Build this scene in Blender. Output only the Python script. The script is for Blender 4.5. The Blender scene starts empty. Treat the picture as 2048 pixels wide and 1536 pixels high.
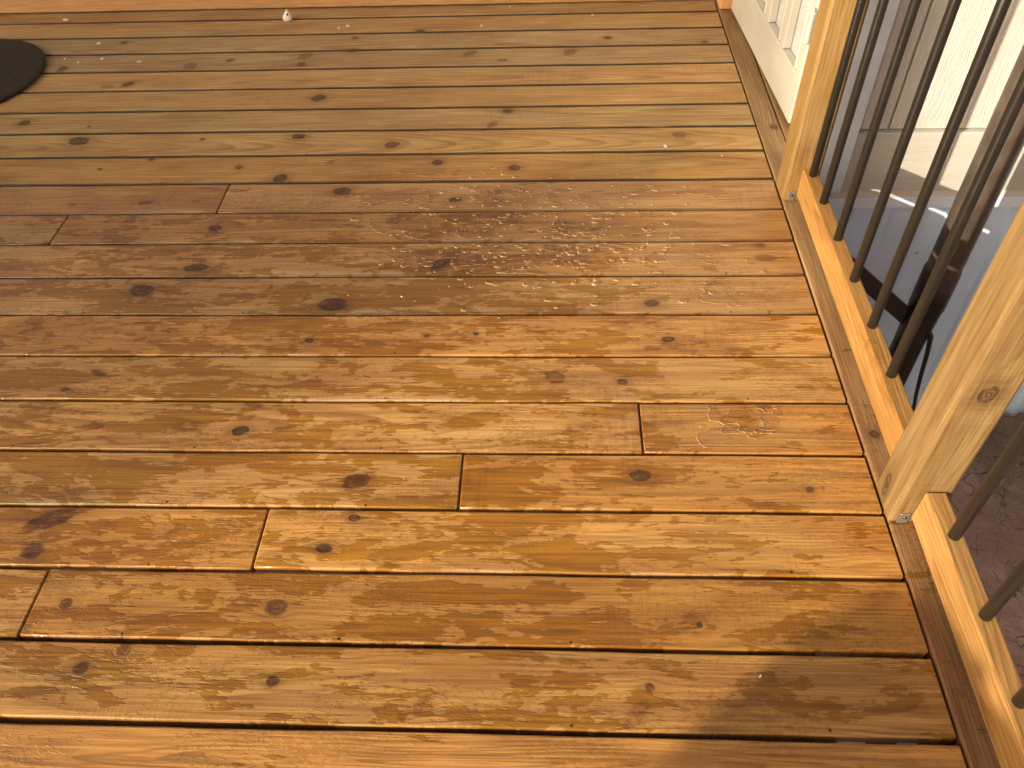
import bpy, bmesh, math, random
import numpy as np
from mathutils import Vector, Matrix

# ------------------------------------------------------------------ camera, sky, sun, exposure
S = bpy.context.scene
C = S.collection
RT = Vector((0.99887998, 0.03402732, -0.03287754))
UP = Vector((-0.00284201, 0.736745, 0.67616472))
FW = Vector((-0.04723044, 0.67531396, -0.73601654))
CAM = Vector((0.0, 0.0, 1.334))
FPX = 1602.41
cd = bpy.data.cameras.new('camera')
cd.sensor_width = 36.0
cd.lens = 36.0 * FPX / 2048.0
cd.clip_start = 0.02
cd.clip_end = 500.0
cam = bpy.data.objects.new('camera', cd)
C.objects.link(cam)
M = Matrix((RT, UP, -FW)).transposed().to_4x4()
M.translation = CAM
cam.matrix_world = M
S.camera = cam
S.render.resolution_x, S.render.resolution_y = 1024, 768

SUN = Vector((1.22, 1.0, -0.53)).normalized()      # direction the sunlight travels
W = bpy.data.worlds.new('World'); S.world = W; W.use_nodes = True
wn = W.node_tree.nodes; wl = W.node_tree.links
sky = wn.new('ShaderNodeTexSky'); sky.sky_type = 'NISHITA'; sky.sun_disc = False
sky.sun_elevation = math.asin(-SUN.z)
sky.sun_rotation = math.atan2(-SUN.x, -SUN.y)
sky.air_density = 0.7; sky.dust_density = 9.0; sky.ozone_density = 0.0
wl.new(sky.outputs[0], wn['Background'].inputs[0])
wn['Background'].inputs[1].default_value = 0.105
ld = bpy.data.lights.new('sun', 'SUN'); ld.energy = 5.0; ld.angle = math.radians(0.5); ld.color = (1.0, 0.89, 0.73)
lo = bpy.data.objects.new('sun', ld); C.objects.link(lo)
lo.rotation_euler = SUN.to_track_quat('-Z', 'Y').to_euler()
lo.location = (-6, -5, 5)
vs = S.view_settings
vs.view_transform = 'Standard'; vs.look = 'None'; vs.gamma = 1.0; vs.exposure = 0.70; vs.use_curve_mapping = False

random.seed(4); rng = np.random.default_rng(7)

def hit(u, v, axis, val):
    """pixel of the 2048 x 1536 photograph -> point on the plane axis = val"""
    d = RT * ((u - 1024) / FPX) - UP * ((v - 768) / FPX) + FW
    t = (val - CAM[axis]) / d[axis]
    return CAM + d * t

# ------------------------------------------------------------------ object helpers
def link(name, me, mat=None, parent=None, loc=(0, 0, 0), smooth=False):
    o = bpy.data.objects.new(name, me); C.objects.link(o)
    if mat is not None and len(me.materials) == 0: me.materials.append(mat)
    o.location = loc
    if parent is not None: o.parent = parent
    if smooth:
        for p in me.polygons: p.use_smooth = True
    return o

def from_bm(name, bm, mat=None, parent=None, loc=(0, 0, 0), smooth=False):
    me = bpy.data.meshes.new(name); bm.normal_update(); bm.to_mesh(me); bm.free()
    return link(name, me, mat, parent, loc, smooth)

def thing(name, label, cat, loc=(0, 0, 0), group=None, kind=None):
    o = bpy.data.objects.new(name, None); C.objects.link(o); o.location = loc
    o.empty_display_size = 0.1
    o['label'] = label; o['category'] = cat
    if group: o['group'] = group
    if kind: o['kind'] = kind
    return o

def tag(o, label=None, cat=None, group=None, kind=None):
    if label: o['label'] = label
    if cat: o['category'] = cat
    if group: o['group'] = group
    if kind: o['kind'] = kind
    return o

def box_bm(x0, x1, y0, y1, z0, z1, bevel=0.0, seg=2):
    bm = bmesh.new()
    bmesh.ops.create_cube(bm, size=1.0)
    for v in bm.verts:
        v.co = Vector(((x0 + x1) / 2 + v.co.x * (x1 - x0), (y0 + y1) / 2 + v.co.y * (y1 - y0), (z0 + z1) / 2 + v.co.z * (z1 - z0)))
    if bevel > 0:
        bmesh.ops.bevel(bm, geom=bm.edges[:], offset=bevel, segments=seg, affect='EDGES', profile=0.5)
    return bm

def box(name, x0, x1, y0, y1, z0, z1, mat, parent=None, bevel=0.0, seg=2):
    cx, cy, cz = (x0 + x1) / 2, (y0 + y1) / 2, (z0 + z1) / 2
    bm = box_bm(x0 - cx, x1 - cx, y0 - cy, y1 - cy, z0 - cz, z1 - cz, bevel, seg)
    return from_bm(name, bm, mat, parent, (cx, cy, cz))

def tube_bm(pts, radii, n=16, cap=True):
    bm = bmesh.new(); rings = []
    for i, p in enumerate(pts):
        p = Vector(p)
        a = Vector(pts[max(i - 1, 0)]); b = Vector(pts[min(i + 1, len(pts) - 1)])
        t = (b - a).normalized()
        s = t.cross(Vector((0, 0, 1)) if abs(t.z) < 0.9 else Vector((1, 0, 0))).normalized(); q = t.cross(s)
        rings.append([bm.verts.new(p + (s * math.cos(2 * math.pi * k / n) + q * math.sin(2 * math.pi * k / n)) * radii[i]) for k in range(n)])
    for r0, r1 in zip(rings, rings[1:]):
        for k in range(n): bm.faces.new((r0[k], r0[(k + 1) % n], r1[(k + 1) % n], r1[k]))
    if cap:
        bm.faces.new(rings[0][::-1]); bm.faces.new(rings[-1])
    bmesh.ops.recalc_face_normals(bm, faces=bm.faces[:])
    return bm

def lathe_bm(profile, n=48):
    bm = bmesh.new(); rings = []
    for r, z in profile:
        if r < 1e-6: rings.append([bm.verts.new((0, 0, z))])
        else: rings.append([bm.verts.new((r * math.cos(2 * math.pi * k / n), r * math.sin(2 * math.pi * k / n), z)) for k in range(n)])
    for a, b in zip(rings, rings[1:]):
        for k in range(n):
            k2 = (k + 1) % n
            if len(a) == 1: bm.faces.new((a[0], b[k], b[k2]))
            elif len(b) == 1: bm.faces.new((a[k], a[k2], b[0]))
            else: bm.faces.new((a[k], a[k2], b[k2], b[k]))
    bmesh.ops.recalc_face_normals(bm, faces=bm.faces[:])
    return bm

# ------------------------------------------------------------------ node helpers
class NT:
    def __init__(s, tree): s.t = tree; s.n = tree.nodes; s.l = tree.links
    def new(s, t, **kw):
        n = s.n.new(t)
        for k, v in kw.items(): setattr(n, k, v)
        return n
    def put(s, sock, v):
        if isinstance(v, bpy.types.NodeSocket): s.l.new(v, sock)
        elif v is not None: sock.default_value = v
    def m(s, op, a, b=None, c=None, clamp=False):
        n = s.new('ShaderNodeMath', operation=op, use_clamp=clamp)
        for i, x in enumerate((a, b, c)):
            if x is not None: s.put(n.inputs[i], x)
        return n.outputs[0]
    def v(s, op, a, b=None, scale=None):
        n = s.new('ShaderNodeVectorMath', operation=op)
        s.put(n.inputs[0], a)
        if b is not None: s.put(n.inputs[1], b)
        if scale is not None: s.put(n.inputs['Scale'], scale)
        return n.outputs['Value'] if op in ('LENGTH', 'DOT_PRODUCT') else n.outputs['Vector']
    def xyz(s, a=0.0, b=0.0, c=0.0):
        n = s.new('ShaderNodeCombineXYZ')
        for i, x in enumerate((a, b, c)): s.put(n.inputs[i], x)
        return n.outputs[0]
    def sep(s, v):
        n = s.new('ShaderNodeSeparateXYZ'); s.put(n.inputs[0], v); return n.outputs
    def noise(s, vec, scale=1.0, detail=2.0, rough=0.5, dist=0.0, w=None, out=0):
        n = s.new('ShaderNodeTexNoise', noise_dimensions='4D' if w is not None else '3D')
        s.put(n.inputs['Vector'], vec)
        if w is not None: s.put(n.inputs['W'], w)
        s.put(n.inputs['Scale'], scale); s.put(n.inputs['Detail'], detail); s.put(n.inputs['Roughness'], rough); s.put(n.inputs['Distortion'], dist)
        return n.outputs[out]
    def rng(s, v, a, b, c=0.0, d=1.0, smooth=True):
        n = s.new('ShaderNodeMapRange', interpolation_type='SMOOTHSTEP' if smooth else 'LINEAR')
        for i, x in enumerate((v, a, b, c, d)): s.put(n.inputs[i], x)
        return n.outputs[0]
    def mix(s, f, a, b, blend='MIX'):
        n = s.new('ShaderNodeMix', data_type='RGBA', blend_type=blend)
        s.put(n.inputs['Factor'], f)
        cs = [i for i in n.inputs if i.type == 'RGBA']
        s.put(cs[0], a); s.put(cs[1], b)
        return [o for o in n.outputs if o.type == 'RGBA'][0]
    def bump(s, h, strength=1.0, dist=0.001, normal=None):
        n = s.new('ShaderNodeBump')
        s.put(n.inputs['Strength'], strength); s.put(n.inputs['Distance'], dist); s.put(n.inputs['Height'], h)
        if normal is not None: s.put(n.inputs['Normal'], normal)
        return n.outputs[0]

def mat_new(name):
    m = bpy.data.materials.new(name); m.use_nodes = True
    t = NT(m.node_tree)
    bs = t.n['Principled BSDF']
    return m, t, bs

def col(r, g, b): return (r, g, b, 1.0)

# ------------------------------------------------------------------ wood
def make_knot_group():
    g = bpy.data.node_groups.new('knot', 'ShaderNodeTree'); I = g.interface
    for nm, ty in (('Vec', 'NodeSocketVector'), ('Centre', 'NodeSocketVector'), ('Cos', 'NodeSocketFloat'), ('Sin', 'NodeSocketFloat'),
                   ('A', 'NodeSocketFloat'), ('B', 'NodeSocketFloat'), ('Dark', 'NodeSocketFloat'), ('DIn', 'NodeSocketFloat'), ('WarpIn', 'NodeSocketFloat'), ('DarkIn', 'NodeSocketFloat')):
        I.new_socket(name=nm, in_out='INPUT', socket_type=ty)
    for nm in ('D', 'Warp', 'DarkOut'): I.new_socket(name=nm, in_out='OUTPUT', socket_type='NodeSocketFloat')
    t = NT(g); gi = t.new('NodeGroupInput').outputs; go = t.new('NodeGroupOutput')
    p = t.sep(t.v('SUBTRACT', gi['Vec'], gi['Centre']))
    c, s = gi['Cos'], gi['Sin']
    px = t.m('ADD', t.m('MULTIPLY', p[0], c), t.m('MULTIPLY', p[1], s))
    py = t.m('SUBTRACT', t.m('MULTIPLY', p[1], c), t.m('MULTIPLY', p[0], s))
    a = t.m('DIVIDE', px, gi['A']); b = t.m('DIVIDE', py, gi['B'])
    d2 = t.m('ADD', t.m('MULTIPLY', a, a), t.m('MULTIPLY', b, b))
    d = t.m('SQRT', d2)
    isn = t.m('LESS_THAN', d, gi['DIn'])
    dk = t.m('ADD', t.m('MULTIPLY', isn, gi['Dark']), t.m('MULTIPLY', t.m('SUBTRACT', 1.0, isn), gi['DarkIn']))
    warp = t.m('DIVIDE', py, t.m('MAXIMUM', t.m('MULTIPLY', t.m('POWER', d, 1.6), 1.0), 1.0))
    t.l.new(t.m('MINIMUM', d, gi['DIn']), go.inputs['D'])
    t.l.new(t.m('SUBTRACT', gi['WarpIn'], warp), go.inputs['Warp'])
    t.l.new(dk, go.inputs['DarkOut'])
    return g

def make_wood_group():
    g = bpy.data.node_groups.new('wood', 'ShaderNodeTree'); I = g.interface
    ins = (('Vec', 'V', None), ('World', 'V', None), ('Seed', 'F', 0.0), ('D', 'F', 50.0), ('Warp', 'F', 0.0), ('KDark', 'F', 0.6),
           ('Early', 'C', None), ('Late', 'C', None), ('Grain', 'F', 0.6), ('Wet', 'F', 0.0), ('Mottle', 'F', 0.5), ('Pale', 'F', 0.3), ('Green', 'F', 0.3),
           ('Pith', 'F', 0.0), ('Depth', 'F', 0.05), ('Slope', 'F', 0.03), ('HalfW', 'F', 0.07), ('EdgeShade', 'F', 0.0))
    for nm, ty, dv in ins:
        so = I.new_socket(name=nm, in_out='INPUT', socket_type={'V': 'NodeSocketVector', 'F': 'NodeSocketFloat', 'C': 'NodeSocketColor'}[ty])
        if dv is not None: so.default_value = dv
    I.new_socket(name='BSDF', in_out='OUTPUT', socket_type='NodeSocketShader')
    t = NT(g); gi = t.new('NodeGroupInput').outputs; go = t.new('NodeGroupOutput')
    seed = gi['Seed']
    P = t.sep(gi['Vec']); x, y, z = P[0], P[1], P[2]
    off = t.v('ADD', gi['Vec'], t.xyz(t.m('MULTIPLY', seed, 7.13), t.m('MULTIPLY', seed, 3.71), t.m('MULTIPLY', seed, 1.9)))
    O = t.sep(off)
    # growth rings
    wav = t.m('SUBTRACT', t.noise(t.v('MULTIPLY', off, (1.6, 7.0, 7.0)), 1.0, 2.0, 0.5), 0.5)
    wav2 = t.m('SUBTRACT', t.noise(t.v('MULTIPLY', off, (9.0, 40.0, 40.0)), 1.0, 2.0, 0.55), 0.5)
    yy = t.m('ADD', t.m('ADD', y, gi['Warp']), t.m('ADD', t.m('MULTIPLY', wav, 0.055), t.m('MULTIPLY', wav2, 0.006)))
    vy = t.m('SUBTRACT', yy, gi['Pith'])
    dz = t.m('ADD', t.m('SUBTRACT', gi['Depth'], z), t.m('MULTIPLY', x, gi['Slope']))
    r = t.m('SQRT', t.m('ADD', t.m('MULTIPLY', vy, vy), t.m('MULTIPLY', dz, dz)))
    rr = t.m('ADD', t.m('MULTIPLY', r, 165.0), t.m('MULTIPLY', t.noise(t.m('MULTIPLY', r, 40.0), 1.0, 1.0), 2.0))
    fr = t.m('FRACT', rr)
    late = t.m('MULTIPLY', t.rng(fr, 0.35, 0.9), t.rng(fr, 1.0, 0.93))
    late = t.m('MULTIPLY', late, t.rng(t.noise(t.v('MULTIPLY', off, (5.0, 22.0, 22.0)), 1.0, 3.0), 0.3, 0.62))
    # fibres
    fib = t.noise(t.v('MULTIPLY', off, (9.0, 330.0, 330.0)), 1.0, 3.0, 0.6)
    fib2 = t.noise(t.v('MULTIPLY', off, (3.0, 120.0, 120.0)), 1.0, 3.0, 0.6)
    c = t.mix(t.m('MULTIPLY', late, gi['Grain']), gi['Early'], gi['Late'])
    c = t.mix(t.m('MULTIPLY', t.rng(fib2, 0.46, 0.62), 0.46), c, gi['Late'])
    fib3a = t.noise(t.v('MULTIPLY', off, (7.0, 3.0, 3.0)), 1.0, 2.0)
    fib3 = t.noise(t.v('MULTIPLY', off, (2.2, 52.0, 52.0)), 1.0, 3.0, 0.62, w=2.0)
    c = t.mix(t.m('MULTIPLY', t.rng(fib3, 0.47, 0.64), 0.32), c, gi['Late'])
    c = t.mix(t.m('MULTIPLY', t.rng(fib3, 0.46, 0.28), 0.30), c, t.mix(1.0, c, col(1.22, 1.22, 1.25), 'MULTIPLY'))
    c = t.mix(t.rng(fib, 0.42, 0.62, 0.0, 0.55), c, t.mix(1.0, c, col(0.62, 0.52, 0.42), 'MULTIPLY'))
    # broad staining
    mot = t.noise(t.v('MULTIPLY', off, (2.6, 11.0, 11.0)), 1.0, 4.0, 0.6, 0.6)
    c = t.mix(t.m('MULTIPLY', t.rng(mot, 0.36, 0.72), gi['Mottle']), c, t.mix(1.0, c, col(0.60, 0.46, 0.36), 'MULTIPLY'))
    grn = t.noise(t.v('MULTIPLY', off, (1.4, 9.0, 9.0)), 1.0, 3.0, 0.55, 0.4, w=3.0)
    c = t.mix(t.m('MULTIPLY', t.rng(grn, 0.5, 0.72), gi['Green']), c, t.mix(1.0, c, col(0.74, 0.92, 1.05), 'MULTIPLY'))
    # pale sapwood along an edge
    edge = t.m('DIVIDE', y, gi['HalfW'])
    pn = t.noise(t.xyz(t.m('MULTIPLY', O[0], 1.1), t.m('MULTIPLY', seed, 5.0), 0.0), 1.0, 3.0, 0.5)
    pe = t.rng(t.m('ADD', t.m('MULTIPLY', edge, -1.0), t.m('MULTIPLY', t.m('SUBTRACT', pn, 0.62), 2.6)), 0.70, 0.95)
    c = t.mix(t.m('MULTIPLY', pe, gi['Pale']), c, col(0.50, 0.385, 0.20))
    # gap shade painted as a ragged dark strip along the long edges
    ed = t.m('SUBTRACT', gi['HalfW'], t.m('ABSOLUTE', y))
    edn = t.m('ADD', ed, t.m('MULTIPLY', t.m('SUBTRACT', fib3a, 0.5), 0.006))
    c = t.mix(t.m('MULTIPLY', t.rng(edn, 0.0055, 0.0012), gi['EdgeShade']), c, col(0.045, 0.024, 0.010))
    # saw marks across the board
    saw = t.noise(t.v('MULTIPLY', off, (330.0, 5.0, 5.0)), 1.0, 1.0)
    sawm = t.m('MULTIPLY', t.rng(t.noise(t.v('MULTIPLY', off, (3.5, 6.0, 6.0)), 1.0, 2.0, w=9.0), 0.52, 0.66), t.rng(saw, 0.45, 0.62))
    c = t.mix(t.m('MULTIPLY', sawm, 0.30), c, t.mix(1.0, c, col(0.6, 0.5, 0.42), 'MULTIPLY'))
    # little dark checks along the grain
    chk = t.m('MULTIPLY', t.rng(t.noise(t.v('MULTIPLY', off, (11.0, 420.0, 420.0)), 1.0, 1.0, w=4.0), 0.70, 0.76), t.rng(t.noise(t.v('MULTIPLY', off, (4.0, 14.0, 14.0)), 1.0, 2.0, w=6.0), 0.5, 0.62))
    c = t.mix(t.m('MULTIPLY', chk, 0.75), c, col(0.05, 0.025, 0.01))
    # knots
    kz = t.noise(t.v('MULTIPLY', off, (55.0, 90.0, 90.0)), 1.0, 3.0, 0.6)
    kn = t.m('ADD', gi['D'], t.m('MULTIPLY', t.m('SUBTRACT', kz, 0.5), 0.8))
    halo = t.rng(kn, 3.2, 0.9)
    c = t.mix(t.m('MULTIPLY', halo, t.m('MULTIPLY', gi['KDark'], 0.55)), c, t.mix(1.0, c, col(0.46, 0.42, 0.34), 'MULTIPLY'))
    kr = t.m('SINE', t.m('ADD', t.m('MULTIPLY', kn, 15.0), t.m('MULTIPLY', kz, 9.0)))
    kc = t.mix(t.rng(kr, -0.8, 0.9), col(0.155, 0.080, 0.028), col(0.05, 0.027, 0.010))
    kc = t.mix(t.m('MULTIPLY', t.rng(kz, 0.42, 0.62), 0.8), kc, col(0.035, 0.020, 0.009))
    kc = t.mix(t.m('SUBTRACT', 1.0, gi['KDark']), kc, t.mix(1.0, c, t.mix(t.rng(kz, 0.4, 0.6), col(0.80, 0.52, 0.42), col(0.55, 0.36, 0.26)), 'MULTIPLY'))
    km = t.rng(kn, 1.25, 0.80)
    c = t.mix(t.m('MULTIPLY', km, t.rng(gi['KDark'], 0.2, 0.6, 0.5, 0.93)), c, kc)
    ring = t.m('MULTIPLY', t.m('MULTIPLY', t.rng(kn, 0.72, 0.95), t.rng(kn, 1.22, 1.0)), t.rng(fib2, 0.35, 0.6))
    c = t.mix(t.m('MULTIPLY', ring, t.m('MULTIPLY', 0.9, gi['KDark'])), c, col(0.02, 0.011, 0.005))
    # water: thin film lying in patches that follow the grain, with frayed edges
    Wd = t.sep(gi['World']); wx, wy = Wd[0], Wd[1]
    wo = t.v('ADD', gi['World'], t.xyz(0.0, t.m('MULTIPLY', seed, 2.37), t.m('MULTIPLY', seed, 4.1)))
    n1 = t.noise(t.v('MULTIPLY', wo, (5.6, 19.0, 1.0)), 1.0, 4.0, 0.64, 0.5)
    n2 = t.noise(t.v('MULTIPLY', wo, (28.0, 190.0, 1.0)), 1.0, 3.0, 0.6)
    n4 = t.noise(t.v('MULTIPLY', wo, (42.0, 60.0, 1.0)), 1.0, 2.0, 0.5)
    f1 = t.m('ADD', n1, t.m('ADD', t.m('MULTIPLY', t.m('SUBTRACT', n2, 0.5), 0.24), t.m('MULTIPLY', t.m('SUBTRACT', n4, 0.5), 0.20)))
    thr = t.m('SUBTRACT', 0.78, t.m('MULTIPLY', gi['Wet'], 0.34))
    film = t.rng(t.m('SUBTRACT', f1, thr), -0.008, 0.010)
    # small separate beads and wavelets of water
    n3 = t.noise(t.v('MULTIPLY', wo, (70.0, 120.0, 1.0)), 1.0, 3.0, 0.6, 0.8)
    zone = t.noise(t.v('MULTIPLY', wo, (5.0, 10.0, 1.0)), 1.0, 2.0, 0.5, w=None)
    bd = t.m('ADD', n3, t.m('MULTIPLY', t.m('SUBTRACT', zone, 0.54), 0.75))
    bead = t.m('MULTIPLY', t.rng(bd, 0.545, 0.60), t.rng(gi['Wet'], 0.12, 0.5))
    wmask = t.m('MAXIMUM', film, t.m('MULTIPLY', bead, 0.75))
    damp = t.rng(gi['Wet'], 0.02, 0.35)
    c = t.mix(t.m('MULTIPLY', damp, 0.7), c, t.mix(1.0, c, col(0.93, 0.80, 0.86), 'MULTIPLY'))
    wetc = t.mix(1.0, c, col(0.66, 0.53, 0.085), 'MULTIPLY')
    c = t.mix(t.m('MULTIPLY', film, 0.92), c, wetc)
    c = t.mix(t.m('MULTIPLY', bead, 0.35), c, wetc)
    bs = t.new('ShaderNodeBsdfPrincipled')
    t.l.new(c, bs.inputs['Base Color'])
    t.l.new(t.rng(damp, 0.0, 1.0, 0.62, 0.42), bs.inputs['Roughness'])
    bs.inputs['Specular IOR Level'].default_value = 0.35
    wh = t.m('ADD', t.rng(t.m('SUBTRACT', f1, thr), -0.010, 0.035), t.m('MULTIPLY', bead, 0.55))
    hb = t.m('ADD', t.m('MULTIPLY', wh, 0.45), t.m('ADD', t.m('MULTIPLY', fib, 0.26), t.m('MULTIPLY', fib2, 0.22)))
    nb = t.bump(hb, 0.6, 0.0016)
    t.l.new(nb, bs.inputs['Normal'])
    t.l.new(nb, bs.inputs['Coat Normal'])
    bs.inputs['Coat IOR'].default_value = 1.4
    t.l.new(t.m('MAXIMUM', wmask, t.m('MULTIPLY', damp, 0.22)), bs.inputs['Coat Weight'])
    t.l.new(t.rng(wmask, 0.0, 1.0, 0.42, 0.09), bs.inputs['Coat Roughness'])
    t.l.new(bs.outputs[0], go.inputs[0])
    return g

KNOT = make_knot_group(); WOOD = make_wood_group()

def wood_mat(name, axis='x', seed=0.0, early=(0.50, 0.27, 0.085), late=(0.30, 0.125, 0.03), knots=(), wet=0.0, grain=0.6, mottle=0.5, pale=0.3, green=0.3,
             pith=0.0, depth=0.05, slope=0.03, halfw=0.07, edge=0.0):
    """knots: (along, across, half_len, half_wid, tilt, dark) in board coordinates, or 'YZ' plane ones for posts (already mapped)"""
    m = bpy.data.materials.new(name); m.use_nodes = True
    t = NT(m.node_tree); t.n.remove(t.n['Principled BSDF'])
    tc = t.new('ShaderNodeTexCoord').outputs['Object']
    P = t.sep(tc)
    order = {'x': (0, 1, 2), 'y': (1, 0, 2), 'z': (2, 1, 0), 'y2': (1, 2, 0)}[axis]
    vec = tc if axis == 'x' else t.xyz(*[P[i] for i in order])
    geo = t.new('ShaderNodeNewGeometry').outputs['Position']
    D, Wp, Dk = 50.0, 0.0, 0.6
    vec2 = t.xyz(P[2], P[0], P[1]) if axis == 'z' else vec
    for kk in knots:
        (kx, ky, ka, kb, an, dk) = kk[:6]
        k = t.new('ShaderNodeGroup'); k.node_tree = KNOT
        t.put(k.inputs['Vec'], vec2 if len(kk) > 6 else vec); k.inputs['Centre'].default_value = (kx, ky, 0)
        k.inputs['Cos'].default_value = math.cos(an); k.inputs['Sin'].default_value = math.sin(an)
        k.inputs['A'].default_value = ka; k.inputs['B'].default_value = kb; k.inputs['Dark'].default_value = dk
        t.put(k.inputs['DIn'], D); t.put(k.inputs['WarpIn'], Wp); t.put(k.inputs['DarkIn'], Dk)
        D, Wp, Dk = k.outputs['D'], k.outputs['Warp'], k.outputs['DarkOut']
    w = t.new('ShaderNodeGroup'); w.node_tree = WOOD
    t.put(w.inputs['Vec'], vec); t.put(w.inputs['World'], geo); w.inputs['Seed'].default_value = seed
    t.put(w.inputs['D'], D); t.put(w.inputs['Warp'], Wp); t.put(w.inputs['KDark'], Dk)
    w.inputs['Early'].default_value = col(*early); w.inputs['Late'].default_value = col(*late)
    if callable(wet): t.put(w.inputs['Wet'], wet(t, geo))
    else: w.inputs['Wet'].default_value = wet
    for k_, v_ in (('Grain', grain), ('Mottle', mottle), ('Pale', pale), ('Green', green), ('Pith', pith), ('Depth', depth), ('Slope', slope), ('HalfW', halfw), ('EdgeShade', edge)):
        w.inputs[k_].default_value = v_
    t.l.new(w.outputs[0], t.n['Material Output'].inputs[0])
    return m

# ------------------------------------------------------------------ other materials
def mat_simple(name, c, rough=0.5, metal=0.0, var=0.12, scale=30.0, bump=0.0, bdist=0.001, spec=0.5):
    m, t, b = mat_new(name)
    p = t.new('ShaderNodeTexCoord').outputs['Object']
    n = t.noise(p, scale, 4.0, 0.6)
    k = t.rng(n, 0.25, 0.75, 1.0 - var, 1.0 + var, False)
    cc = t.v('SCALE', (c[0], c[1], c[2]), scale=k)
    t.l.new(cc, b.inputs['Base Color'])
    b.inputs['Roughness'].default_value = rough; b.inputs['Metallic'].default_value = metal
    b.inputs['Specular IOR Level'].default_value = spec
    if bump > 0: t.l.new(t.bump(t.noise(p, scale * 3, 3.0), bump, bdist), b.inputs['Normal'])
    return m

def mat_siding(name, c, axis):
    """painted siding with pressed wood grain relief; axis = direction of the grain"""
    m, t, b = mat_new(name)
    p = t.new('ShaderNodeTexCoord').outputs['Object']
    oi = t.new('ShaderNodeObjectInfo').outputs['Random']
    P = t.sep(p)
    a, cr = (P[2], P[0]) if axis == 'z' else (P[0], P[2])
    sx = t.m('MULTIPLY', oi, 17.0)
    w = t.noise(t.xyz(t.m('ADD', t.m('MULTIPLY', a, 2.2), sx), t.m('MULTIPLY', cr, 9.0), 0.0), 1.0, 2.0, 0.5)
    v = t.m('ADD', cr, t.m('MULTIPLY', t.m('SUBTRACT', w, 0.5), 0.10))
    sl = t.noise(t.xyz(t.m('MULTIPLY', a, 14.0), t.m('MULTIPLY', v, 260.0), sx), 1.0, 3.0, 0.6)
    ln = t.m('ABSOLUTE', t.m('SINE', t.m('MULTIPLY', v, 330.0)))
    h = t.m('ADD', t.m('MULTIPLY', t.rng(ln, 0.0, 0.45), t.rng(sl, 0.3, 0.6)), t.m('MULTIPLY', sl, 0.8))
    dirt = t.noise(t.v('MULTIPLY', p, (9.0, 9.0, 3.0)), 1.0, 4.0, 0.6)
    cc = t.mix(t.rng(dirt, 0.5, 0.8, 0.0, 0.22), col(*c), col(c[0] * 0.78, c[1] * 0.70, c[2] * 0.58))
    t.l.new(cc, b.inputs['Base Color']); b.inputs['Roughness'].default_value = 0.55
    t.l.new(t.bump(h, 0.6, 0.0010), b.inputs['Normal'])
    return m

M_SIDE = mat_siding('painted_siding', (0.56, 0.53, 0.465), 'z')
M_BAND = mat_siding('painted_band', (0.53, 0.495, 0.42), 'x')
M_TRIM = mat_simple('painted_trim', (0.68, 0.76, 0.82), 0.5, var=0.10, scale=9.0)
M_SKIRT = mat_simple('vinyl_skirting', (0.64, 0.78, 0.90), 0.45, var=0.07, scale=12.0)
M_SKTRIM = mat_simple('vinyl_trim', (0.72, 0.83, 0.92), 0.42, var=0.05, scale=12.0)
M_LEDGE = mat_simple('painted_ledge', (0.68, 0.62, 0.53), 0.6, var=0.1, scale=20.0)
M_DOOR = mat_simple('door_paint', (0.45, 0.42, 0.345), 0.42, var=0.06, scale=14.0, bump=0.08)
M_PANE, _t, _b = mat_new('pane_glass')
_b.inputs['Base Color'].default_value = col(0.46, 0.45, 0.43); _b.inputs['Roughness'].default_value = 0.12
_n = _t.noise(_t.new('ShaderNodeTexCoord').outputs['Object'], 260.0, 1.0)
_t.l.new(_t.mix(_t.rng(_n, 0.4, 0.6), col(0.40, 0.39, 0.38), col(0.52, 0.51, 0.49)), _b.inputs['Base Color'])
M_BAL = mat_simple('black_baluster', (0.016, 0.0125, 0.009), 0.28, var=0.2, scale=40.0, spec=0.28)
M_POLE = mat_simple('brown_pole', (0.115, 0.085, 0.062), 0.42, var=0.45, scale=16.0, bump=0.15)
M_SLEEVE = mat_simple('dark_sleeve', (0.018, 0.014, 0.010), 0.38, var=0.2, scale=30.0)
M_STEEL = mat_simple('zinc_steel', (0.42, 0.40, 0.37), 0.35, metal=0.8, var=0.1)
M_SCREW = mat_simple('dark_screw', (0.02, 0.016, 0.012), 0.4, metal=0.3, var=0.2)
M_DISC = mat_simple('dark_disc', (0.040, 0.030, 0.018), 0.62, var=0.25, scale=60.0, bump=0.15, spec=0.15)
M_WHITE = mat_simple('white_scrap', (0.66, 0.64, 0.58), 0.6, var=0.06)
M_CABLE = mat_simple('cable_rubber', (0.015, 0.013, 0.012), 0.5, var=0.2)

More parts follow.
